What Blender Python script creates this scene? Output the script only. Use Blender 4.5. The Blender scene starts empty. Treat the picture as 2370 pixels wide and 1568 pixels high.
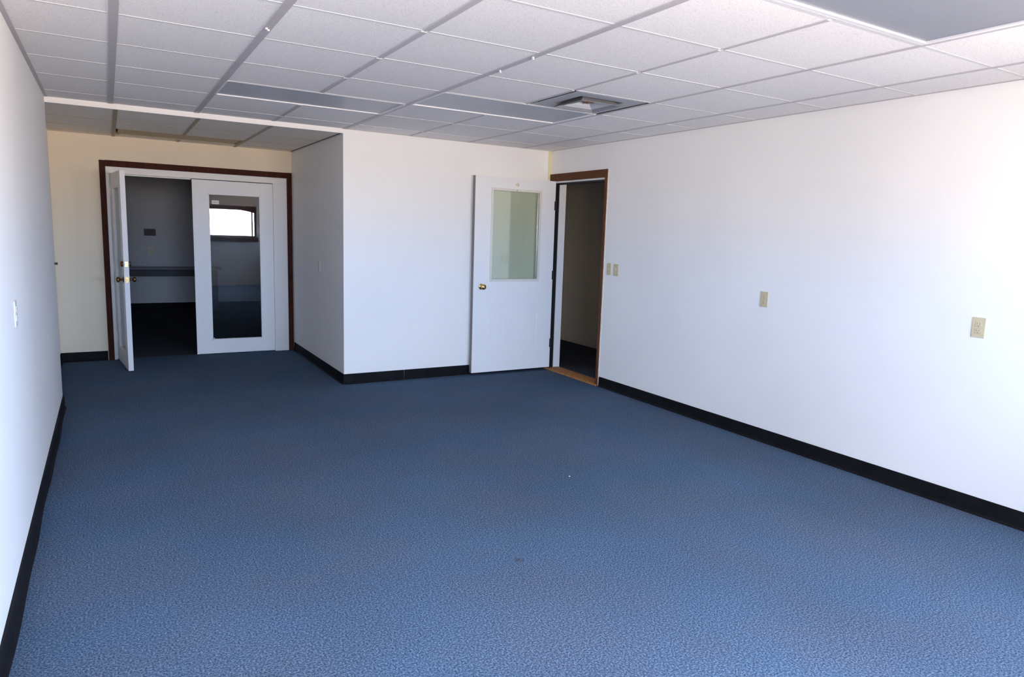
import bpy, bmesh, math, random
from mathutils import Vector, Matrix
random.seed(7)
S = bpy.context.scene
C = S.collection

# ------------------------------------------------------------------ camera
W_, H_ = 2370, 1568
F_, YAW, PIT, ROL, CAMZ = 1601.367, 0.5477796, 0.1411860, 0.0344005, 1.4928
fw = Vector((math.sin(YAW)*math.cos(PIT), math.cos(YAW)*math.cos(PIT), -math.sin(PIT)))
r0 = Vector((math.cos(YAW), -math.sin(YAW), 0)); u0 = r0.cross(fw)
rt = r0*math.cos(ROL) + u0*math.sin(ROL); up = -r0*math.sin(ROL) + u0*math.cos(ROL)
cd = bpy.data.cameras.new('camera'); cam = bpy.data.objects.new('camera', cd); C.objects.link(cam)
M = Matrix((rt, up, -fw)).transposed().to_4x4(); M.translation = Vector((0, 0, CAMZ)); cam.matrix_world = M
cd.sensor_width = 36; cd.lens = F_*36/W_; cd.shift_x = -40.571/W_; cd.shift_y = -15.054/W_
cd.clip_start = .02; cd.clip_end = 200
S.camera = cam

# ------------------------------------------------------------------ sky, daylight, exposure
SKY = (0.53, 0.69, 1.0); GROUND = (1.0, 0.835, 0.725)
SKY_S, GROUND_S = 38.0, 30.0
w = bpy.data.worlds.new('sky'); S.world = w; w.use_nodes = True
nt = w.node_tree; nt.nodes.clear()
tc = nt.nodes.new('ShaderNodeTexCoord'); sx = nt.nodes.new('ShaderNodeSeparateXYZ')
rm = nt.nodes.new('ShaderNodeMapRange'); rm.inputs[1].default_value = -.06; rm.inputs[2].default_value = .06
mx = nt.nodes.new('ShaderNodeMix'); mx.data_type = 'RGBA'
mx.inputs[6].default_value = tuple(c*GROUND_S/SKY_S for c in GROUND)+(1,); mx.inputs[7].default_value = SKY+(1,)
bg = nt.nodes.new('ShaderNodeBackground'); bg.inputs[1].default_value = SKY_S
wo = nt.nodes.new('ShaderNodeOutputWorld'); L = nt.links.new
L(tc.outputs['Generated'], sx.inputs[0]); L(sx.outputs[2], rm.inputs[0]); L(rm.outputs[0], mx.inputs[0])
L(mx.outputs[2], bg.inputs[0]); L(bg.outputs[0], wo.inputs[0])
vs = S.view_settings; vs.view_transform = 'Standard'; vs.look = 'None'; vs.exposure = 1.16; vs.gamma = 1; vs.use_curve_mapping = False
S.display_settings.display_device = 'sRGB'
try:
    cy = S.cycles; cy.max_bounces = 14; cy.diffuse_bounces = 9; cy.glossy_bounces = 5; cy.transparent_max_bounces = 12
    cy.sample_clamp_indirect = 8; cy.use_denoising = True; cy.caustics_reflective = False; cy.caustics_refractive = False
except Exception: pass

# ------------------------------------------------------------------ measures (metres; floor z = 0)
XL, XR, YF, YB, H = -0.36, 4.149, 6.46, -1.0, 2.382     # main room
XC = 1.8775                                              # outside corner of the alcove
AX0, AY, AH = -0.47, 8.55, 2.345                         # alcove
# windows in the wall behind the camera: x0, x1, z0, z1
WINS = [(-0.2, 0.75, 1.12, 1.98), (1.70, 3.13, 1.17, 1.86)]  # first is an added, unseen fill-light opening; second shows mirrored in the door glass
FILLWIN = (-.75, .75, 1.05, 1.95)                           # unseen window added in the right wall to light the left wall: y0, y1, z0, z1

# ------------------------------------------------------------------ materials
def srgb(r, g, b):
    f = lambda c: c/12.92 if c <= .04045 else ((c+.055)/1.055)**2.4
    return (f(r/255), f(g/255), f(b/255), 1)
def mat(name, col, rough=.6, metal=0, noise=0, nscale=8, bump=0, bscale=200, spec=.35, sheen=0, col2=None):
    m = bpy.data.materials.new(name); m.use_nodes = True; n = m.node_tree; b = n.nodes['Principled BSDF']
    b.inputs['Base Color'].default_value = col; b.inputs['Roughness'].default_value = rough
    b.inputs['Metallic'].default_value = metal; b.inputs['Specular IOR Level'].default_value = spec
    if sheen: b.inputs['Sheen Weight'].default_value = sheen
    t = n.nodes.new('ShaderNodeTexCoord')
    if noise or col2:
        z = n.nodes.new('ShaderNodeTexNoise'); z.inputs['Scale'].default_value = nscale; z.inputs['Detail'].default_value = 4
        n.links.new(t.outputs['Object'], z.inputs['Vector'])
        r = n.nodes.new('ShaderNodeMix'); r.data_type = 'RGBA'
        c2 = col2 or tuple(c*(1-noise) for c in col[:3])+(1,)
        r.inputs[6].default_value = c2; r.inputs[7].default_value = col
        mr = n.nodes.new('ShaderNodeMapRange'); mr.inputs[1].default_value = .35; mr.inputs[2].default_value = .65
        n.links.new(z.outputs['Fac'], mr.inputs[0]); n.links.new(mr.outputs[0], r.inputs[0]); n.links.new(r.outputs[2], b.inputs['Base Color'])
    if bump:
        z = n.nodes.new('ShaderNodeTexNoise'); z.inputs['Scale'].default_value = bscale; z.inputs['Detail'].default_value = 3
        n.links.new(t.outputs['Object'], z.inputs['Vector'])
        bp = n.nodes.new('ShaderNodeBump'); bp.inputs['Strength'].default_value = bump; bp.inputs['Distance'].default_value = .003
        n.links.new(z.outputs['Fac'], bp.inputs['Height']); n.links.new(bp.outputs[0], b.inputs['Normal'])
    return m
PAINT = mat('wall_paint', (.88, .87, .85, 1), .55, noise=.03, nscale=1.2, bump=.12, bscale=90)
PAINT2 = mat('alcove_paint', (.84, .73, .56, 1), .6, noise=.03, nscale=1.5, bump=.12, bscale=90)
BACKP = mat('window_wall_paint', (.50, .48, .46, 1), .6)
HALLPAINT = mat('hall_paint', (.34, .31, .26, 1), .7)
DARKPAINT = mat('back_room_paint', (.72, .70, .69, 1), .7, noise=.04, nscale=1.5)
DOORW = mat('white_door_paint', (.84, .84, .84, 1), .5, spec=.25, bump=.05, bscale=60)
FRAMEW = mat('white_frame_paint', (.80, .79, .77, 1), .4)
CREAM = mat('cream_edge', (.88, .80, .66, 1), .6, noise=.2, nscale=40)
BEIGE = mat('beige_plastic', (.60, .52, .34, 1), .35)
BEIGED = mat('beige_plastic_dark', (.40, .34, .22, 1), .4)
WHITEP = mat('white_plastic', (.66, .64, .62, 1), .4)
SLOT = mat('slot_dark', (.26, .20, .13, 1), .6)
BASEM = mat('black_vinyl_base', (.010, .010, .012, 1), .6, noise=.3, nscale=12, spec=.08)
BRASS = mat('polished_brass', (.80, .55, .22, 1), .16, metal=1)
BRASSD = mat('aged_brass', (.22, .12, .06, 1), .28, metal=1)
BLACKM = mat('black_metal', (.012, .012, .014, 1), .45)
GRIDM = mat('grid_runner_grey', (.50, .47, .48, 1), .5)
GRIDW = mat('grid_tee_white', (.70, .68, .68, 1), .5)
BARW = mat('white_drop_trim', (.86, .84, .82, 1), .4)
LENSF = mat('light_frame_white', (.80, .79, .80, 1), .35)
TANF = mat('tan_metal', (.40, .32, .20, 1), .5)
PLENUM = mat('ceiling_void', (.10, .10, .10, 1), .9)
VENTM = mat('diffuser_grey', (.25, .26, .28, 1), .5)
VENTF = mat('diffuser_face', (.42, .43, .45, 1), .5)
VENTL = mat('diffuser_white', (.48, .49, .52, 1), .45)
VENTC = mat('rusty_duct', (.40, .26, .20, 1), .6, noise=.8, nscale=45)
DESKT = mat('desk_top_laminate', (.12, .11, .13, 1), .3)
DESKD = mat('desk_dark', (.05, .045, .05, 1), .5)
STAINP = mat('brown_plate', (.09, .05, .045, 1), .5)
OUTW = mat('outside_concrete', (.45, .40, .34, 1), .9, noise=.1)

def wood(name, dark, light, scale=3.0):
    m = bpy.data.materials.new(name); m.use_nodes = True; n = m.node_tree; b = n.nodes['Principled BSDF']
    t = n.nodes.new('ShaderNodeTexCoord'); mp = n.nodes.new('ShaderNodeMapping'); mp.inputs['Scale'].default_value = (scale*9, scale*9, scale*.9)
    z = n.nodes.new('ShaderNodeTexNoise'); z.inputs['Scale'].default_value = 3; z.inputs['Detail'].default_value = 6
    r = n.nodes.new('ShaderNodeValToRGB'); r.color_ramp.elements[0].position = .32; r.color_ramp.elements[1].position = .68
    r.color_ramp.elements[0].color = dark; r.color_ramp.elements[1].color = light
    n.links.new(t.outputs['Object'], mp.inputs[0]); n.links.new(mp.outputs[0], z.inputs['Vector'])
    n.links.new(z.outputs['Fac'], r.inputs[0]); n.links.new(r.outputs[0], b.inputs['Base Color']); b.inputs['Roughness'].default_value = .6; b.inputs['Specular IOR Level'].default_value = .12
    return m
TRIMW = wood('mahogany_trim', (.034, .008, .005, 1), (.075, .018, .010, 1))
TRIMR = wood('brown_jamb_trim', (.072, .028, .014, 1), (.150, .058, .026, 1))
SILLW = wood('oak_threshold', (.30, .12, .035, 1), (.55, .26, .09, 1))

def tile_mat(name, lo, hi):
    m = bpy.data.materials.new(name); m.use_nodes = True; n = m.node_tree; b = n.nodes['Principled BSDF']
    t = n.nodes.new('ShaderNodeTexCoord')
    z = n.nodes.new('ShaderNodeTexNoise'); z.inputs['Scale'].default_value = 160; z.inputs['Detail'].default_value = 2
    r = n.nodes.new('ShaderNodeValToRGB'); r.color_ramp.elements[0].position = .30; r.color_ramp.elements[1].position = .46
    r.color_ramp.elements[0].color = lo; r.color_ramp.elements[1].color = hi
    oi = n.nodes.new('ShaderNodeObjectInfo'); mr = n.nodes.new('ShaderNodeMapRange'); mr.inputs[3].default_value = .955; mr.inputs[4].default_value = 1.0
    mu = n.nodes.new('ShaderNodeMix'); mu.data_type = 'RGBA'; mu.blend_type = 'MULTIPLY'; mu.inputs[0].default_value = 1
    cb = n.nodes.new('ShaderNodeCombineColor')
    n.links.new(t.outputs['Object'], z.inputs['Vector']); n.links.new(z.outputs['Fac'], r.inputs[0])
    n.links.new(oi.outputs['Random'], mr.inputs[0])
    for k in range(3): n.links.new(mr.outputs[0], cb.inputs[k])
    n.links.new(r.outputs[0], mu.inputs[6]); n.links.new(cb.outputs[0], mu.inputs[7]); n.links.new(mu.outputs[2], b.inputs['Base Color'])
    b.inputs['Roughness'].default_value = .9
    bp = n.nodes.new('ShaderNodeBump'); bp.inputs['Strength'].default_value = .25; bp.inputs['Distance'].default_value = .002
    n.links.new(z.outputs['Fac'], bp.inputs['Height']); n.links.new(bp.outputs[0], b.inputs['Normal'])
    return m
TILE = tile_mat('acoustic_tile', (.68, .65, .64, 1), (.89, .86, .84, 1))
TILEA = tile_mat('warm_lit_alcove_tile', (.74, .66, .56, 1), (.92, .84, .73, 1))  # tan, brighter tile copy; the alcove's warm light is put into the colour

def carpet_mat(name, base, dark, light):
    m = bpy.data.materials.new(name); m.use_nodes = True; n = m.node_tree; b = n.nodes['Principled BSDF']; K = n.links.new
    t = n.nodes.new('ShaderNodeTexCoord')
    z = n.nodes.new('ShaderNodeTexNoise'); z.inputs['Scale'].default_value = 140; z.inputs['Detail'].default_value = 3; z.inputs['Roughness'].default_value = .7
    z2 = n.nodes.new('ShaderNodeTexNoise'); z2.inputs['Scale'].default_value = 1.1; z2.inputs['Detail'].default_value = 3
    r = n.nodes.new('ShaderNodeValToRGB'); e = r.color_ramp.elements
    e[0].position = .37; e[0].color = dark; e[1].position = .63; e[1].color = light
    q = r.color_ramp.elements.new(.50); q.color = base
    K(t.outputs['Object'], z.inputs['Vector']); K(t.outputs['Object'], z2.inputs['Vector']); K(z.outputs['Fac'], r.inputs[0])
    mr = n.nodes.new('ShaderNodeMapRange'); mr.inputs[1].default_value = .3; mr.inputs[2].default_value = .7; mr.inputs[3].default_value = .92; mr.inputs[4].default_value = 1.06
    K(z2.outputs['Fac'], mr.inputs[0])
    mu = n.nodes.new('ShaderNodeVectorMath'); mu.operation = 'SCALE'; K(r.outputs[0], mu.inputs[0]); K(mr.outputs[0], mu.inputs['Scale'])
    z3 = n.nodes.new('ShaderNodeTexNoise'); z3.inputs['Scale'].default_value = 1.7; z3.inputs['Detail'].default_value = 2; K(t.outputs['Object'], z3.inputs['Vector'])
    hr = n.nodes.new('ShaderNodeValToRGB'); he = hr.color_ramp.elements; he[0].position = .38; he[0].color = (1.04, .99, .97, 1); he[1].position = .62; he[1].color = (.92, 1.02, 1.05, 1)
    K(z3.outputs['Fac'], hr.inputs[0]); hm = n.nodes.new('ShaderNodeVectorMath'); hm.operation = 'MULTIPLY'; K(mu.outputs[0], hm.inputs[0]); K(hr.outputs[0], hm.inputs[1]); mu = hm
    # a small brown stain with a shape of its own
    g = n.nodes.new('ShaderNodeVectorMath'); g.operation = 'DISTANCE'; g.inputs[1].default_value = (1.556, 2.58, 0); K(t.outputs['Object'], g.inputs[0])
    sm = n.nodes.new('ShaderNodeMapRange'); sm.inputs[1].default_value = .008; sm.inputs[2].default_value = .03; sm.inputs[3].default_value = .65; sm.inputs[4].default_value = 0
    K(g.outputs['Value'], sm.inputs[0])
    mm = n.nodes.new('ShaderNodeMix'); mm.data_type = 'RGBA'; K(sm.outputs[0], mm.inputs[0]); K(mu.outputs[0], mm.inputs[6]); mm.inputs[7].default_value = (.06, .05, .06, 1)
    K(mm.outputs[2], b.inputs['Base Color']); b.inputs['Roughness'].default_value = .95; b.inputs['Specular IOR Level'].default_value = .03
    bp = n.nodes.new('ShaderNodeBump'); bp.inputs['Strength'].default_value = .15; bp.inputs['Distance'].default_value = .003
    K(z.outputs['Fac'], bp.inputs['Height']); K(bp.outputs[0], b.inputs['Normal'])
    return m
CARPET = carpet_mat('blue_grey_carpet', (.069, .103, .160, 1), (.027, .041, .071, 1), (.148, .207, .29, 1))
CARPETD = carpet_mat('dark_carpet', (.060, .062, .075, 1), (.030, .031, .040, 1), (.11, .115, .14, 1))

def glass_mat(name, tint, gl=1.0, rough=.0):
    m = bpy.data.materials.new(name); m.use_nodes = True; n = m.node_tree; n.nodes.clear(); K = n.links.new
    o = n.nodes.new('ShaderNodeOutputMaterial'); t = n.nodes.new('ShaderNodeBsdfTransparent'); t.inputs[0].default_value = tint
    g = n.nodes.new('ShaderNodeBsdfGlossy'); g.inputs['Roughness'].default_value = rough; g.inputs[0].default_value = (1, 1, 1, 1)
    f = n.nodes.new('ShaderNodeFresnel'); f.inputs[0].default_value = 1.5
    mu = n.nodes.new('ShaderNodeMath'); mu.operation = 'MULTIPLY'; mu.inputs[1].default_value = gl; mu.use_clamp = True
    x = n.nodes.new('ShaderNodeMixShader'); K(f.outputs[0], mu.inputs[0]); K(mu.outputs[0], x.inputs[0]); K(t.outputs[0], x.inputs[1]); K(g.outputs[0], x.inputs[2]); K(x.outputs[0], o.inputs[0])
    return m
GLASSW = glass_mat('window_glass', (.95, .96, .96, 1), .6)
GLASSD = glass_mat('french_door_glass', (.80, .82, .84, 1), 1.0)
GLASSS = glass_mat('door_light_glass', (.94, .97, .90, 1), 2.2)

def lens_mat(name, col, rough):
    m = bpy.data.materials.new(name); m.use_nodes = True; n = m.node_tree; b = n.nodes['Principled BSDF']; K = n.links.new
    b.inputs['Base Color'].default_value = col; b.inputs['Roughness'].default_value = rough; b.inputs['Specular IOR Level'].default_value = .6
    t = n.nodes.new('ShaderNodeTexCoord'); v = n.nodes.new('ShaderNodeTexVoronoi'); v.inputs['Scale'].default_value = 130
    v.distance = 'CHEBYCHEV'; v.inputs['Randomness'].default_value = 0
    K(t.outputs['Object'], v.inputs['Vector']); bp = n.nodes.new('ShaderNodeBump'); bp.inputs['Strength'].default_value = .45; bp.inputs['Distance'].default_value = .002
    K(v.outputs['Distance'], bp.inputs['Height']); K(bp.outputs[0], b.inputs['Normal'])
    return m
LENS = lens_mat('prismatic_lens', (.23, .25, .30, 1), .4)
LENSG = lens_mat('prismatic_lens_grey', (.46, .48, .52, 1), .4)
LENSD = lens_mat('alcove_lens_yellowed', (.30, .24, .14, 1), .4)

# ------------------------------------------------------------------ helpers
class MB:
    def __init__(s): s.bm = bmesh.new()
    def box(s, x0, x1, y0, y1, z0, z1, bev=0):
        r = bmesh.ops.create_cube(s.bm, size=1); v = r['verts']
        bmesh.ops.scale(s.bm, vec=(abs(x1-x0), abs(y1-y0), abs(z1-z0)), verts=v)
        bmesh.ops.translate(s.bm, vec=((x0+x1)/2, (y0+y1)/2, (z0+z1)/2), verts=v)
        if bev:
            e = list({e for q in v for e in q.link_edges}); bmesh.ops.bevel(s.bm, geom=e, offset=bev, segments=2, profile=.5, affect='EDGES')
        return s
    def lathe(s, prof, axis, c, n=24):
        """prof: (distance along axis, radius); axis 'x','y','z' or Vector"""
        a = {'x': Vector((1, 0, 0)), 'y': Vector((0, 1, 0)), 'z': Vector((0, 0, 1))}.get(axis, axis) if isinstance(axis, str) else axis.normalized()
        h = Vector((0, 0, 1)) if abs(a.z) < .9 else Vector((1, 0, 0)); p = a.cross(h).normalized(); q = a.cross(p)
        rings = []
        for d, r in prof:
            o = Vector(c)+a*d
            rings.append([s.bm.verts.new(o+(p*math.cos(2*math.pi*k/n)+q*math.sin(2*math.pi*k/n))*max(r, 1e-5)) for k in range(n)])
        for A, B in zip(rings, rings[1:]):
            for k in range(n): s.bm.faces.new((A[k], A[(k+1) % n], B[(k+1) % n], B[k]))
        s.bm.faces.new(rings[0][::-1]); s.bm.faces.new(rings[-1])
        return s
    def quadstrip(s, path, prof):
        """sweep a closed profile [(n,z)] along plan path [(x,y,nx,ny)]"""
        rs = [[s.bm.verts.new((x+nx*a, y+ny*a, z)) for a, z in prof] for x, y, nx, ny in path]
        m = len(prof)
        for A, B in zip(rs, rs[1:]):
            for k in range(m): s.bm.faces.new((A[k], A[(k+1) % m], B[(k+1) % m], B[k]))
        s.bm.faces.new(rs[0][::-1]); s.bm.faces.new(rs[-1]); return s
    def build(s, name, m, parent=None, smooth=False):
        bmesh.ops.recalc_face_normals(s.bm, faces=s.bm.faces)
        me = bpy.data.meshes.new(name); s.bm.to_mesh(me); s.bm.free(); me.materials.append(m)
        if smooth:
            for p in me.polygons: p.use_smooth = True
        o = bpy.data.objects.new(name, me); C.objects.link(o)
        if parent:
            o.parent = parent; o.matrix_parent_inverse = parent_matrix(parent).inverted()
        return o
def parent_matrix(o):
    m = o.matrix_basis.copy()
    if o.parent: m = parent_matrix(o.parent) @ o.matrix_parent_inverse @ m
    return m
def empty(name, loc, label=None, cat=None, group=None, kind=None):
    o = bpy.data.objects.new(name, None); C.objects.link(o); o.location = loc; o.empty_display_size = .1
    return tag(o, label, cat, group, kind)
def tag(o, label=None, cat=None, group=None, kind=None):
    for k, v in (('label', label), ('category', cat), ('group', group), ('kind', kind)):
        if v: o[k] = v
    return o
def box(name, a, m, parent=None, bev=0): return MB().box(*a, bev=bev).build(name, m, parent)
def struct(o, label=None, cat=None): return tag(o, label, cat, kind='structure')
def wall_holes(name, axis, p0, p1, a0, a1, z0, z1, holes, m, label, parent=None):
    """a wall slab between p0..p1 on `axis`, spanning a0..a1 x z0..z1 with rectangular holes (a0,a1,z0,z1)"""
    b = MB(); As = sorted({a0, a1, *[h[0] for h in holes], *[h[1] for h in holes]}); Zs = sorted({z0, z1, *[h[2] for h in holes], *[h[3] for h in holes]})
    for A0, A1 in zip(As, As[1:]):
        for Z0, Z1 in zip(Zs, Zs[1:]):
            ca, cz = (A0+A1)/2, (Z0+Z1)/2
            if any(h[0] < ca < h[1] and h[2] < cz < h[3] for h in holes): continue
            if axis == 'x': b.box(p0, p1, A0, A1, Z0, Z1)
            else: b.box(A0, A1, p0, p1, Z0, Z1)
    bmesh.ops.remove_doubles(b.bm, verts=b.bm.verts, dist=1e-5)
    # drop the inner faces shared by neighbouring blocks
    seen = {}
    for f in b.bm.faces: seen.setdefault(tuple(sorted(v.index for v in f.verts)), []).append(f)
    b.bm.verts.index_update(); seen = {}
    for f in b.bm.faces: seen.setdefault(frozenset(v.index for v in f.verts), []).append(f)
    bmesh.ops.delete(b.bm, geom=[f for g in seen.values() if len(g) > 1 for f in g], context='FACES')
    return struct(b.build(name, m, parent), label, 'wall')

# ------------------------------------------------------------------ shell
struct(box('floor', (XL-.15, XR+1.6, YB-.15, AY+.06, -.08, 0), CARPET), 'blue-grey speckled carpet covering the empty room', 'floor')
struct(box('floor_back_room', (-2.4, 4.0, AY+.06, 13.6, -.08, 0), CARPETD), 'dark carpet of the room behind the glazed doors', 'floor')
wall_holes('wall_left', 'x', XL-.12, XL, YB-.12, YF, 0, H+.1, [], PAINT, 'long white left wall beside the camera')
wall_holes('wall_alcove_left', 'x', AX0-.1, AX0, YF, AY+.06, 0, H+.1, [], PAINT, 'left side wall of the alcove, mostly hidden')
DY0, DY1, DZ = 5.482, 6.41, 2.06
wall_holes('wall_right', 'x', XR, XR+.162, YB-.12, AY+1.2, 0, H+.1, [(DY0, DY1, -.01, DZ), FILLWIN], PAINT, 'long white right wall with outlets and a doorway')
wall_holes('wall_front', 'y', YF, YF+.12, XC, XR, 0, H+.1, [], PAINT, 'white end wall behind the open white door')
wall_holes('wall_alcove_right', 'x', XC, XC+.10, YF+.12, AY, 0, H+.1, [], PAINT, 'shaded side wall of the alcove between corner and glazed doors')
FX0, FX1, FZ = 0.008, 1.818, 2.035
wall_holes('wall_alcove_back', 'y', AY, AY+.12, AX0, XC, 0, H+.1, [(FX0, FX1, -.01, FZ)], PAINT2, 'cream alcove back wall around the glazed double doors')
wall_holes('wall_back', 'y', YB-.16, YB, XL, XR, 0, H+.1, [(x0, x1, z0, z1) for x0, x1, z0, z1 in WINS], BACKP, 'window wall behind the camera')
# back room and hallway
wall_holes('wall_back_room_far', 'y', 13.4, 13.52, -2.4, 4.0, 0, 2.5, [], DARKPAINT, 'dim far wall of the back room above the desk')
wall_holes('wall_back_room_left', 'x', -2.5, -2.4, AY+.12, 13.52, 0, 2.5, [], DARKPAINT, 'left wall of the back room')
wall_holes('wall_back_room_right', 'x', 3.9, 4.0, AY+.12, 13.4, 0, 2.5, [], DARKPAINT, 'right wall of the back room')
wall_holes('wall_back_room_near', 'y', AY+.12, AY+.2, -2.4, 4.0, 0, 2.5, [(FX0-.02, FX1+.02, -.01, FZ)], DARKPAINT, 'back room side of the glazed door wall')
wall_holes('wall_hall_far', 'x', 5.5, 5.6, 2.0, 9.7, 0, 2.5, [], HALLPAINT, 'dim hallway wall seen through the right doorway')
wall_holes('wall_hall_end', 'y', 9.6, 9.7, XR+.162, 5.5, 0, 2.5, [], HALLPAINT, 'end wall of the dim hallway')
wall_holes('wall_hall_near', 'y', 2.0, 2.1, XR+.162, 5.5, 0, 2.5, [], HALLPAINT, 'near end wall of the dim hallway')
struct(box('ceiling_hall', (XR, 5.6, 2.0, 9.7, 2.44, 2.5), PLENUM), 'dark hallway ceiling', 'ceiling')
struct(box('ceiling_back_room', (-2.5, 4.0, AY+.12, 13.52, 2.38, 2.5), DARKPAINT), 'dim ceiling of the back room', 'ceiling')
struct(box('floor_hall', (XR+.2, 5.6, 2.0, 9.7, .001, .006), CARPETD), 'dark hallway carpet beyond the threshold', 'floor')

# ------------------------------------------------------------------ suspended ceiling
ceil = struct(box('ceiling', (XL, XR, YB, YF, H+.06, H+.1), PLENUM), 'white suspended ceiling of square acoustic tiles in a metal grid', 'ceiling')
gx = [XL, .063, .667, 1.268, 1.888, 2.515, 3.143, 3.775, XR]
gy = [YB, -.55, .06, .67, 1.28, 1.885, 2.475, 3.072, 3.685, 4.285, 4.875, 5.455, 6.115, YF]
# cells taken by fixtures: (col, row)
LIGHTS = [((4, 5), 4, 'large troffer light with a prismatic lens nearest the camera, above right'),
          ((2, 3), 10, 'grey troffer light left of the other, nearer the alcove'),
          ((4, 5), 9, 'grey troffer light beside the square air diffuser')]
cell_light = {(4, 4), (5, 4), (2, 10), (3, 10), (4, 9), (5, 9)}
cell_vent = {(5, 8)}
# columns: col i spans gx[i]..gx[i+1]; 2 ft lights take two columns
cell_light = {(4, 4), (5, 4), (2, 10), (3, 10), (4, 9), (5, 9)}
def cell_skip(i, j): return (i, j) in cell_light or (i, j) in cell_vent
for i in range(8):
    for j in range(13):
        if cell_skip(i, j): continue
        dz = random.uniform(0, .0015)
        box('ceiling_tile', (gx[i]+.003, gx[i+1]-.003, gy[j]+.003, gy[j+1]-.003, H+.0008+dz*.3, H+.02), TILE, ceil)
def wid(i): return .019 if i in (1, 2, 3, 4) else .013
for i in range(1, 8):                       # runners along the room
    broken = i in (3, 5)
    segs = [(gy[j], gy[j+1]) for j in range(13) if not ((i-1, j) in cell_light and (i, j) in cell_light)]
    if broken:
        for a, b in segs:
            box('short_runner', (gx[i]-wid(i)*.75, gx[i]+wid(i)*.75, a+.014, b-.014, H-.002, H+.0035), GRIDM, ceil)
    else:
        box('main_runner', (gx[i]-wid(i), gx[i]+wid(i), gy[0], gy[-1], H-.0022, H+.0035), GRIDM, ceil)
for j in range(1, 13):                      # cross tees, one per tile width
    for i in range(8):
        if (i, j-1) in cell_light and (i, j) in cell_light: continue
        a = gx[i]+(wid(i) if i else 0); b = gx[i+1]-(wid(i+1) if i < 7 else 0)
        m = MB().box(a+.001, b-.001, gy[j]-.010, gy[j]+.010, H-.0006, H+.0035)
        m.build('cross_tee', GRIDW, ceil)
for nm, a in (('wall_angle', (XL, XL+.022, YB, YF, H-.001, H+.003)), ('wall_angle', (XR-.02, XR, YB, YF, H-.001, H+.003)), ('wall_angle', (XC, XR, YF-.02, YF, H-.001, H+.003))):
    box(nm, a, GRIDM, ceil)
for x, y in ((.666, 3.482), (1.899, 3.523), (1.888, 3.156)):
    m = MB().box(x-.012, x-.002, y-.02, y-.008, H-.011, H-.003, .001).box(x+.001, x+.011, y+.002, y+.016, H-.011, H-.003, .001)
    m.build('grid_clip', GRIDW, ceil)
# drop between the main ceiling and the lower alcove ceiling
struct(box('trim_1', (XL, XC, YF-.004, YF+.02, AH-.003, H+.004), BARW), 'white drop trim where the lower alcove ceiling begins', 'trim')
# alcove ceiling
ac = struct(box('ceiling_alcove', (AX0, XC, YF+.02, AY, AH+.06, AH+.09), PLENUM), 'lower alcove ceiling of tiles in a tan grid', 'ceiling')
ax = [AX0, .095, .69, 1.262, XC]; ay = [YF+.02, 7.22, 7.83, 8.32, AY]
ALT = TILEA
for i in range(4):
    for j in range(4):
        if j == 2 and i in (1, 2): continue
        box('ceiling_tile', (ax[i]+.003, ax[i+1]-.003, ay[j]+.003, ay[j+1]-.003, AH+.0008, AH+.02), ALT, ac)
for i in (1, 2, 3):
    if i == 2:
        for a, b in ((ay[0], ay[2]), (ay[3], ay[4])): box('short_runner', (ax[i]-.014, ax[i]+.014, a, b, AH-.002, AH+.003), TANF, ac)
    else: box('main_runner', (ax[i]-.016, ax[i]+.016, ay[0], ay[4], AH-.003, AH+.003), TANF, ac)
for j in (1, 2, 3):
    for i in range(4):
        box('cross_tee', (ax[i]+.016, ax[i+1]-.016, ay[j]-.010, ay[j]+.010, AH-.0006, AH+.003), TANF, ac)
box('wall_angle', (XC-.018, XC, ay[0], AY, AH-.001, AH+.003), BLACKM, ac)

def troffer(label, x0, x1, y0, y1, z, lens, big=False):
    t = empty('ceiling_light', ((x0+x1)/2, (y0+y1)/2, z), label, 'ceiling light', 'recessed ceiling lights')
    fr = .03 if big else .018; up_ = .004 if big else .006
    m = MB()
    m.box(x0+.012, x1-.012, y0+.008, y0+fr, z-.002, z+.03, .0008).box(x0+.012, x1-.012, y1-fr, y1-.008, z-.002, z+.03, .0008)
    m.box(x0+.012, x0+fr+.008, y0+fr, y1-fr, z-.003, z+.03, .001).box(x1-fr-.008, x1-.012, y0+fr, y1-fr, z-.003, z+.03, .001)
    if big:  # second stepped ridge around the lens door
        m.box(x0+fr, x1-fr, y1-fr-.012, y1-fr-.004, z-.004, z+.02).box(x0+fr, x1-fr, y0+fr+.004, y0+fr+.012, z-.004, z+.02)
    m.build('frame', TANF if lens is LENSD else LENSF, t)
    box('lens', (x0+fr, x1-fr, y0+fr-.002, y1-fr+.002, z+up_, z+up_+.005), lens, t)
    box('housing', (x0+.012, x1-.012, y0+.008, y1-.008, z+.031, z+.055), PLENUM, t)
    return t
troffer('large recessed ceiling light with prismatic lens, nearest the camera', gx[4], gx[6], gy[4+1-1], gy[5], H, LENS, True)
troffer('recessed ceiling light left of the centre, nearest the alcove mouth', gx[2], gx[4], gy[10], gy[11], H, LENSG)
troffer('recessed ceiling light directly beside the square air diffuser', gx[4], gx[6], gy[9], gy[10], H, LENSG)
troffer('yellowed recessed light in the lower alcove ceiling', ax[1]+.02, ax[3]-.01, ay[2], ay[3], AH, LENSD)

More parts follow.
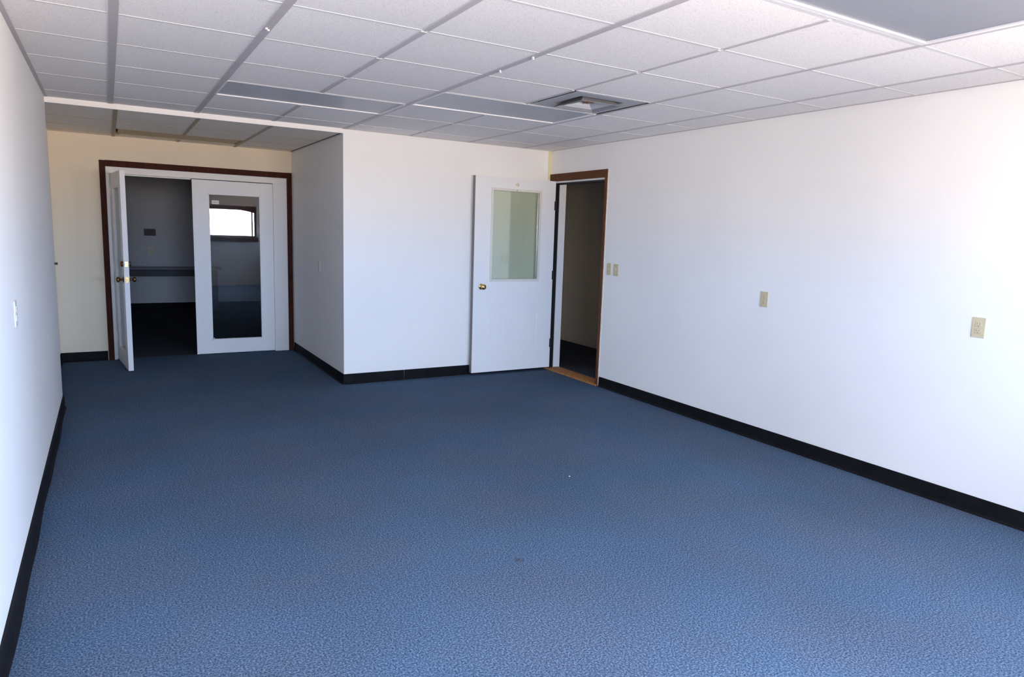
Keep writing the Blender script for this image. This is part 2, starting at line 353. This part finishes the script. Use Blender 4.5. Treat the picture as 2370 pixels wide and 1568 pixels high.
# square stepped air diffuser
vx0, vx1, vy0, vy1 = gx[5]+.013, gx[6]-.013, gy[8]+.01, gy[9]-.01
cvx, cvy = (vx0+vx1)/2, (vy0+vy1)/2
v = empty('air_diffuser', (cvx, cvy, H), 'square grey stepped ceiling air diffuser with open centre', 'air vent')
def ring(name, r1, z1, r2, z2, m, th=.002):
    b = MB()
    A = [b.bm.verts.new((cvx+sx_*r1, cvy+sy_*r1, z1)) for sx_, sy_ in ((-1, -1), (1, -1), (1, 1), (-1, 1))]
    B = [b.bm.verts.new((cvx+sx_*r2, cvy+sy_*r2, z2)) for sx_, sy_ in ((-1, -1), (1, -1), (1, 1), (-1, 1))]
    for k in range(4): b.bm.faces.new((A[k], A[(k+1) % 4], B[(k+1) % 4], B[k]))
    o = b.build(name, m, v); sm = o.modifiers.new('solid', 'SOLIDIFY'); sm.thickness = th; return o
ring('face_plate', .281, H+.002, .175, H+.003, VENTF)
box('edge_gap_shade', (vx1-.012, vx1-.001, vy0+.004, vy1-.004, H-.0015, H+.001), BLACKM, v)  # black strip drawn in for the shade where the plate stands off
ring('louvre', .175, H+.003, .165, H+.05, VENTM)
ring('louvre', .165, H-.020, .125, H+.012, VENTM)
ring('louvre', .120, H-.010, .085, H+.020, VENTL)
ring('louvre', .082, H-.002, .060, H+.026, VENTL)
m = MB(); m.lathe([(0, .055), (.02, .055)], 'z', (cvx, cvy, H+.022), 20); m.build('damper', VENTC, v)
m = MB().box(cvx-.05, cvx+.05, cvy-.006, cvy+.006, H+.006, H+.014).box(cvx-.006, cvx+.006, cvy-.05, cvy+.05, H+.006, H+.014)
m.lathe([(0, .014), (.012, .010)], 'z', (cvx, cvy, H+.0), 12); m.build('damper_bracket', VENTC, v)
box('duct_box', (vx0, vx1, vy0, vy1, H+.051, H+.056), PLENUM, v)

# ------------------------------------------------------------------ baseboards: black vinyl cove base in joined strips
PROF = [(0, .0), (.016, .0), (.013, .006), (.006, .016), (.004, .09), (.003, .1), (0, .1)]
def baseboard(name, pts, joints, label, wob=0, parent=None, loc=(0, 0, 0)):
    """pts: two ends of the wall line, n = inward normal from left-hand rule; joints: fractions where a new strip starts"""
    (x0, y0), (x1, y1), (nx, ny) = pts
    root = struct(empty(name, (x0, y0, 0)), label, 'baseboard')
    js = [0]+joints+[1]; Ln = math.hypot(x1-x0, y1-y0)
    for a, b in zip(js, js[1:]):
        n = max(2, int((b-a)*Ln/.12)) if wob else 1
        path = []
        for k in range(n+1):
            t = a+(b-a)*k/n
            if k == 0 and a > 0: t += .0025/Ln
            o = (wob*(.5+.5*math.sin(t*Ln*5.1)*math.sin(t*Ln*1.9+1)) if wob else 0)
            path.append((x0+(x1-x0)*t, y0+(y1-y0)*t, nx, ny, o))
        bm = MB(); rs = [[bm.bm.verts.new((x+nx_*(p+(o if p > 0 else 0)), y+ny_*(p+(o if p > 0 else 0)), z)) for p, z in PROF] for x, y, nx_, ny_, o in path]
        mm = len(PROF)
        for A, B in zip(rs, rs[1:]):
            for k in range(mm): bm.bm.faces.new((A[k], A[(k+1) % mm], B[(k+1) % mm], B[k]))
        bm.bm.faces.new(rs[0][::-1]); bm.bm.faces.new(rs[-1])
        bm.build('base_strip', BASEM, root)
fr = lambda y, a, b: (y-a)/(b-a)
baseboard('baseboard_right', ((XR, YB), (XR, 5.435), (-1, 0)), [fr(1.0, YB, 5.435), fr(2.794, YB, 5.435), fr(4.017, YB, 5.435)], 'black vinyl baseboard along the right wall')
baseboard('baseboard_left', ((XL, YB), (XL, YF), (1, 0)), [.2, .37, .55, .75], 'wavy black vinyl baseboard along the left wall', wob=.010)
baseboard('baseboard_front', ((XC, YF), (XR, YF), (0, -1)), [fr(2.483, XC, XR)], 'black vinyl baseboard under the white end wall')
baseboard('baseboard_alcove_right', ((XC, YF), (XC, AY-.03), (-1, 0)), [], 'black vinyl baseboard on the alcove side wall')
baseboard('baseboard_alcove_back', ((AX0, AY), (-.05, AY), (0, -1)), [], 'short black baseboard left of the glazed doors')
baseboard('baseboard_alcove_left', ((AX0, YF), (AX0, AY), (1, 0)), [], 'black baseboard on the hidden alcove left wall')
baseboard('baseboard_back_room', ((-2.4, 13.4), (3.9, 13.4), (0, -1)), [], 'dark baseboard along the far wall of the back room')

# ------------------------------------------------------------------ French doors in the alcove
tr = struct(empty('trim_2', (.92, AY, 0)), 'dark mahogany casing around the glazed double doors', 'trim')
box('side_casing', (-.045, FX0, AY-.014, AY+.002, 0, 2.095), TRIMW, tr, .002)
box('side_casing', (FX1, XC-.004, AY-.014, AY+.002, 0, 2.1), TRIMW, tr, .002)
box('head_casing', (FX0, FX1, AY-.014, AY+.002, FZ, 2.098), TRIMW, tr, .002)
jf = struct(empty('trim_3', (.92, AY+.05, 0)), 'white painted frame holding the glazed double doors', 'trim')
box('head_jamb', (FX0, FX1, AY-.004, AY+.13, 1.967, FZ), FRAMEW, jf, .002)
box('side_jamb', (FX0, .038, AY-.004, AY+.13, 0, 1.967), FRAMEW, jf, .002)
box('side_panel', (1.662, FX1, AY-.004, AY+.13, 0, 1.967), FRAMEW, jf, .002)
box('door_stop', (.038, .052, AY+.05, AY+.13, 0, 1.967), FRAMEW, jf)
box('door_stop', (.052, .81, AY+.05, AY+.13, 1.955, 1.967), FRAMEW, jf)

def french_leaf(name, w_, label, knob, hx):
    """leaf in its own frame: x 0..w_, y 0 (room face)..0.045, z 0.008..1.958"""
    t = struct(empty(name, (0, 0, 0)), label, 'door')
    T = .045; g0, g1, gz0, gz1 = .152, w_-.142, .165, 1.812
    m = MB().box(0, g0, 0, T, .008, 1.96, .002).box(g1, w_, 0, T, .008, 1.96, .002)
    m.build('stile', DOORW, t)
    box('top_rail', (g0-.002, g1+.002, .0005, T-.0005, gz1, 1.959), DOORW, t)
    box('bottom_rail', (g0-.002, g1+.002, .0005, T-.0005, .009, gz0), DOORW, t)
    m = MB()
    for a in ((g0, g0+.008, .003, T-.003, gz0, gz1), (g1-.008, g1, .003, T-.003, gz0, gz1), (g0, g1, .003, T-.003, gz1-.008, gz1), (g0, g1, .003, T-.003, gz0, gz0+.008)): m.box(*a)
    m.build('glazing_bead', FRAMEW, t)
    box('glass_pane', (g0+.004, g1-.004, .020, .025, gz0+.004, gz1-.004), GLASSD, t)
    return t
rl = french_leaf('door_2', .836, 'closed white glazed door leaf beside the open one', False, 1)
box('astragal', (-.012, .014, -.010, .0, .008, 1.96), DOORW, rl, .002)
o = box('sticker', (.188, .262, .0175, .0199, 1.702, 1.742), WHITEP, rl, .0005); o['label'] = 'small pale sticker in the upper corner of the glass'
mk = MB()
for k in range(6): mk.box(.197+k*.0095, .203+k*.0095, .0168, .0176, 1.717, 1.727)
mk.build('sticker_print', BEIGED, o)
o = box('sticker', (.165, .178, .0175, .0199, .175, .186), WHITEP, rl); o['label'] = 'tiny pale tag in the lower corner of the glass'
m = MB()
for z in (.2, .95, 1.75): m.lathe([(0, .007), (.09, .007)], 'z', (.836+.004, -.005, z), 10)
m.build('hinge', FRAMEW, rl)
rl.location = (.824, AY+.001, 0)

ll = french_leaf('door_1', .745, 'white glazed door leaf standing open into the room', True, 0)
# free edge at local x = w; hardware there
wl = .745
m = MB().box(wl-.001, wl+.0015, .010, .036, .885, .94, .0004); m.lathe([(0, .007), (.008, .005)], 'x', (wl, .023, .912), 10)
o = m.build('latch_plate', BRASS, ll); o['label'] = 'bright brass latch plate on the door edge'
m = MB().box(wl-.001, wl+.0015, .010, .036, 1.04, 1.09, .0004); m.lathe([(0, .010), (.010, .009)], 'x', (wl, .023, 1.065), 12)
o = m.build('bolt_plate', BRASS, ll); o['label'] = 'bright brass deadbolt plate on the door edge'
for side in (-1, 1):
    y = 0 if side < 0 else .045; ax_ = Vector((0, side, 0))
    m = MB(); m.lathe([(-.001, .030), (.004, .030), (.008, .022), (.010, .011), (.028, .010), (.034, .020), (.042, .027), (.052, .028), (.060, .022), (.064, .010), (.065, .001)], ax_, (wl-.055, y, .912), 20)
    m.build('door_knob', BRASSD, ll, True)
    m = MB(); m.lathe([(-.001, .030), (.008, .029), (.018, .024), (.022, .020), (.023, .001)], ax_, (wl-.055, y, 1.065), 20)
    m.build('deadbolt', BRASSD, ll, True)
m = MB()
for z in (.2, .95, 1.75): m.lathe([(0, .007), (.09, .007)], 'z', (-.004, -.004, z), 10)
m.build('hinge', FRAMEW, ll)
# hinge line at the left jamb; leaf swung ~84 degrees into the room
ll.rotation_euler = (0, 0, math.radians(-84.2)); ll.location = (.045, AY-.012, 0)

# ------------------------------------------------------------------ doorway and white door on the right
tr = struct(empty('trim_4', (XR, 5.95, 0)), 'brown wooden casing around the right doorway', 'trim')
box('side_casing', (XR-.014, XR+.002, 5.449, DY0, 0, 2.135), TRIMR, tr, .002)
box('head_casing', (XR-.015, XR+.002, DY0, YF-.003, DZ-.002, 2.135), TRIMR, tr, .002)
m = MB(); zz = 0
while zz < 2.13:                       # ragged raw edge where old trim came off
    h = random.uniform(.05, .16); m.box(XR-.004, XR+.001, 5.449-random.uniform(.007, .017), 5.4495, zz, min(2.132, zz+h)); zz += h
o = m.build('raw_edge', CREAM, tr); o['label'] = 'ragged cream edge beside the brown casing'
jf = struct(empty('trim_5', (XR+.08, 5.96, 0)), 'white jamb inside the right doorway', 'trim')
box('far_jamb', (XR+.078, XR+.163, DY1-.012, DY1, .012, DZ), FRAMEW, jf)
o = box('weather_strip_shade', (XR+.004, XR+.076, DY1-.006, DY1, .012, DZ), BLACKM, jf); o['label'] = 'black weather strip and gap shade in the jamb rebate'  # black stands for both the weather strip and the shadow in the gap
box('head_jamb', (XR, XR+.162, DY0, DY1, DZ-.018, DZ-.003), FRAMEW, jf)
box('head_stop', (XR+.05, XR+.1, DY0, DY1, DZ-.032, DZ-.018), BLACKM, jf)
box('near_jamb', (XR, XR+.162, DY0, DY0+.012, .012, DZ-.018), TRIMR, jf)
th = MB().box(XR-.03, XR+.15, 5.455, 6.425, .0, .016, .005).build('threshold', SILLW)
struct(th, 'orange-brown wooden threshold across the right doorway', 'threshold')

LX0, LX1, LY, LT = 3.187, 4.150, 6.36, .044           # open leaf, room face at LY
t = struct(empty('door_3', (LX1, LY, 0)), 'white half-glazed door standing open against the end wall', 'door')
GX0, GX1, GZ0, GZ1 = 3.372, 3.968, .990, 1.943
z0, z1 = .030, 2.058
# raised panels pressed into a hollow below the window
PN = [(3.378, 3.560, .312, .806), (3.752, 3.972, .302, .812)]
m = MB()
Xs = sorted([LX0, GX0, GX1, LX1]); Zs = [z0, GZ0, GZ1, z1]
m.box(LX0, GX0, LY, LY+LT, z0, z1).box(GX1, LX1, LY, LY+LT, z0, z1).box(GX0, GX1, LY, LY+LT, GZ1, z1).box(GX0, GX1, LY, LY+LT, z0, GZ0)
m.build('slab', DOORW, t)
for a0, a1, b0, b1 in PN:
    m = MB(); d = .010
    for q in ((a0, a1, b0, b0+d), (a0, a1, b1-d, b1), (a0, a0+d, b0+d, b1-d), (a1-d, a1, b0+d, b1-d)): m.box(q[0], q[1], LY-.0022, LY+.001, q[2], q[3], .001)
    m.box(a0+.03, a1-.03, LY-.0022, LY+.001, b0+.03, b1-.03, .001)
    m.build('raised_panel', DOORW, t)
m = MB(); d = .026
for a in ((GX0-.004, GX0+d-.004, LY-.007, LY+.012, GZ0-.004, GZ1+.004), (GX1-d+.004, GX1+.004, LY-.007, LY+.012, GZ0-.004, GZ1+.004),
          (GX0+d-.004, GX1-d+.004, LY-.007, LY+.012, GZ1-d+.004, GZ1+.004), (GX0+d-.004, GX1-d+.004, LY-.007, LY+.012, GZ0-.004, GZ0+d-.004)): m.box(*a, bev=.002)
CREAMW = mat('aged_white_frame', (.72, .70, .63, 1), .45)
m.build('window_frame', CREAMW, t)
box('glass_pane', (GX0+.02, GX1-.02, LY+.02, LY+.026, GZ0+.02, GZ1-.02), GLASSS, t)
m = MB(); kx, kz = 3.278, .934
m.lathe([(-.001, .031), (.004, .031), (.008, .024), (.010, .012), (.030, .011), (.036, .021), (.045, .028), (.055, .029), (.062, .024), (.066, .012), (.067, .001)], Vector((0, -1, 0)), (kx, LY, kz), 28)
m.build('door_knob', BRASS, t, True)
m = MB(); m.lathe([(-.001, .031), (.006, .028), (.010, .012), (.022, .012), (.027, .024), (.033, .024), (.034, .001)], Vector((0, 1, 0)), (kx, LY+LT, kz), 20)
m.build('door_knob', BRASS, t, True)
m = MB().box(LX0-.0015, LX0+.001, LY+.009, LY+.035, kz-.028, kz+.028); m.lathe([(0, .008), (.010, .006)], Vector((-1, 0, 0)), (LX0, LY+.022, kz), 12)
m.build('latch_plate', VENTM, t)
GREYE = mat('bare_door_edge', (.22, .20, .19, 1), .6)
o = box('door_edge', (LX0-.006, LX0, LY+.006, LY+LT, z0+.002, z1-.002), GREYE, t); o['label'] = 'bare grey edge of the door'
m = MB(); m.lathe([(0, .022), (.0008, .022)], Vector((0, -1, 0)), (3.673, LY, 1.990), 18)
o = m.build('glue_mark', CREAM, t); o['label'] = 'yellowed round glue mark above the window'
m = MB(); m.lathe([(0, .006), (.003, .004)], Vector((0, -1, 0)), (3.668, LY-.007, 1.932), 10); m.box(3.655, 3.662, LY-.0022, LY-.0008, 1.986, 1.993).box(3.676, 3.683, LY-.0022, LY-.0008, 1.988, 1.995)
m.build('screw', BEIGED, t)
for z in (1.800, 1.053, .302):
    m = MB().box(LX1-.010, LX1+.003, LY-.003, LY+.004, z-.048, z+.048)
    m.lathe([(-.05, .004), (-.048, .0075), (.048, .0075), (.05, .004)], 'z', (LX1+.006, LY-.004, z), 12)
    m.build('hinge', BLACKM, t)

YELL = mat('yellowish_strip', (.72, .68, .44, 1), .6)  # yellowish tone of the strip in the upper corner
struct(box('trim_6', (XR-.045, XR, YF-.003, YF, DZ+.02, H-.001), YELL), 'yellowish strip in the corner above the white door', 'trim')

# ------------------------------------------------------------------ wall plates
def plate(name, wallside, pos, z, label, cat, group, kind_, m=None, rot=0, w=.070, h=.114):
    """built facing local -y at origin, then placed"""
    t = empty(name, (0, 0, 0), label, cat, group); mm = m or BEIGE
    MB().box(-w/2, w/2, -.0055, 0, -h/2, h/2, .002).build('cover_plate', mm, t)
    if kind_ == 'switch':
        MB().box(-.006, .006, -.0065, -.005, -.013, .013, .0008).build('slot_frame', mm, t)
        MB().box(-.0045, .0045, -.016, -.005, -.002, .010, .001).build('toggle', mm, t)
    elif kind_ == 'outlet':
        for dz in (-.0195, .0195):
            r = MB().box(-.0165, .0165, -.0078, -.005, dz-.014, dz+.014, .003).build('receptacle', mm, t)
            s_ = MB().box(-.0085, -.0060, -.0084, -.0075, dz-.002, dz+.008).box(.0060, .0085, -.0084, -.0075, dz-.001, dz+.007)
            s_.lathe([(0, .0028), (.0009, .0028)], Vector((0, -1, 0)), (0, -.0075, dz-.008), 10); s_.build('slot', SLOT, r)
    for dz in ((-.030, .030) if kind_ == 'switch' else ((0,) if kind_ == 'outlet' else (-.042, .042))):
        MB().lathe([(0, .0035), (.0016, .0026)], Vector((0, -1, 0)), (0, -.005, dz), 10).build('screw', BEIGED if mm is BEIGE else mm, t)
    t.rotation_euler = (0, 0, rot); t.location = (pos[0], pos[1], z)
    return t
RW = -math.pi/2   # local -y -> world -x (plates on the right wall)
plate('light_switch', 'r', (XR, 5.358), 1.180, 'beige light switch next to the brown door casing', 'light switch', 'beige switches by the doorway', 'switch', rot=RW, w=.066)
plate('light_switch', 'r', (XR, 5.250), 1.176, 'beige light switch further from the door casing', 'light switch', 'beige switches by the doorway', 'switch', rot=RW, w=.075)
plate('wall_outlet', 'r', (XR, 3.473), 1.070, 'beige duplex outlet midway along the right wall', 'outlet', 'beige outlets on the right wall', 'outlet', rot=RW)
plate('wall_outlet', 'r', (XR, 1.978), 1.058, 'beige duplex outlet on the right wall, nearest the camera', 'outlet', 'beige outlets on the right wall', 'outlet', rot=RW)
plate('wall_outlet', 'l', (XL, 3.710), 1.073, 'white outlet plate seen edge-on on the left wall', 'outlet', None, 'outlet', m=WHITEP, rot=math.pi/2)
plate('blank_plate', 'a', (XC, 7.338), 1.078, 'narrow pale plate on the shaded alcove side wall', 'wall plate', None, 'blank', m=WHITEP, rot=RW)
m = MB(); m.lathe([(0, .022), (.006, .020), (.010, .010), (.022, .010), (.028, .014), (.034, .010), (.035, .001)], 'x', (AX0, 8.30, 1.04), 14)
tag(m.build('door_stop', STAINP, None, True), 'small brown bumper knob on the alcove left wall', 'door stop')
# on the far wall of the back room
t = empty('intercom', (.61, 13.4, 1.298), 'brown rectangular wall plate with dark sockets in the back room', 'wall plate')
box('cover_plate', (.523, .697, 13.39, 13.4, 1.241, 1.356), STAINP, t, .002)
box('socket', (.575, .612, 13.384, 13.391, 1.272, 1.325), BLACKM, t, .003); box('socket', (.620, .655, 13.384, 13.391, 1.272, 1.325), BLACKM, t, .003)
plate('wall_outlet', 'b', (.61, 13.4), .987, 'dim beige outlet below the brown plate in the back room', 'outlet', None, 'outlet', rot=0, w=.08, h=.118)

# ------------------------------------------------------------------ desk in the back room
t = empty('desk', (.7, 13.15, 0), 'dark desk with shallow drawers against the far wall of the back room', 'desk')
DX0, DX1, DYf, DYb = -.10, 1.64, 12.88, 13.37
box('desktop', (DX0, DX1, DYf, DYb, .700, .728), DESKT, t, .004)
o = box('edge_strip', (DX0, DX1, DYf-.003, DYf+.001, .704, .716), VENTM, t); o['label'] = 'thin shiny metal edge strip'
box('apron', (DX0+.05, DX1-.05, DYf+.03, DYf+.045, .590, .700), DESKD, t)
for a, b in ((DX0+.06, .44), (.46, 1.0), (1.02, 1.46)):
    dr = box('drawer_front', (a, b, DYf+.018, DYf+.031, .597, .688), DESKD, t, .002)
for x in (DX0+.05, DX1-.155):
    for y in (DYf+.03, DYb-.10):
        box('leg', (x, x+.10, y, y+.07, 0, .700), DESKD, t, .003)

# ------------------------------------------------------------------ windows behind and beside the camera, two of them added for fill light
BRONZE = mat('bronze_frame', (.08, .06, .06, 1), .4)
def window(k, a0, a1, z0, z1, side, label, arch=False):
    """built along local x with the room at +y, then placed"""
    cx = (a0+a1)/2; hw = (a1-a0)/2; hz = z1-z0
    t = struct(empty('window_%d' % k, (0, 0, 0)), label, 'window')
    f = .035
    for nm, a in (('side_frame', (-hw, -hw+f, 0, hz)), ('side_frame', (hw-f, hw, 0, hz)), ('head_frame', (-hw+f, hw-f, hz-f, hz)), ('bottom_frame', (-hw+f, hw-f, 0, f))):
        box(nm, (a[0], a[1], -.11, -.05, a[2], a[3]), BRONZE, t)
    box('glass_pane', (-hw+f, hw-f, -.083, -.078, f, hz-f), GLASSW, t)
    box('sill', (-hw-.03, hw+.03, .001, .06, -.10, -.005), TRIMW, t, .003)
    if arch:
        m = MB(); n = 16; b = m.bm; fr_ = []
        for q in range(n+1):
            u = q/n; x = -hw+2*hw*u; zb = hz-.015-.10*(2*u-1)**2
            fr_.append([b.verts.new((x, y, z)) for y, z in ((.021, zb), (.021, hz+.05), (.001, hz+.05), (.001, zb))])
        for A, B in zip(fr_, fr_[1:]):
            for q in range(4): b.faces.new((A[q], A[(q+1) % 4], B[(q+1) % 4], B[q]))
        b.faces.new(fr_[0][::-1]); b.faces.new(fr_[-1]); m.build('arched_header', TRIMW, t)
        box('mullion', (hw-.10, hw-.075, -.11, -.05, f, hz-f), STAINP, t)
    if side == 'back': t.location = (cx, YB, z0)
    else: t.location = (XR, cx, z0); t.rotation_euler = (0, 0, math.pi/2)
    ld = bpy.data.lights.new('window_daylight', 'AREA'); ld.shape = 'RECTANGLE'; ld.size = a1-a0; ld.size_y = z1-z0
    ld.cycles.is_portal = True
    lo = bpy.data.objects.new('window_daylight', ld); C.objects.link(lo)
    if side == 'back': lo.location = (cx, YB-.14, (z0+z1)/2); lo.rotation_euler = (math.radians(90), 0, 0)
    else: lo.location = (XR+.14, cx, (z0+z1)/2); lo.rotation_euler = (math.radians(90), 0, math.radians(90))
for k, w4 in enumerate(WINS):
    window(k+1, *w4, 'back', ('unseen window added behind the camera near the left wall for fill light', 'wide window with arched header behind the camera')[k], k == 1)
window(3, *FILLWIN, 'right', 'unseen window added in the right wall to light the left wall')

# ------------------------------------------------------------------ tiny litter on the carpet
m = MB().box(-.004, .004, -.003, .003, 0, .004, .001); o = m.build('lint', FRAMEW); o.location = (2.40, 3.396, 0)
tag(o, 'tiny white speck of lint on the middle of the carpet', 'lint')
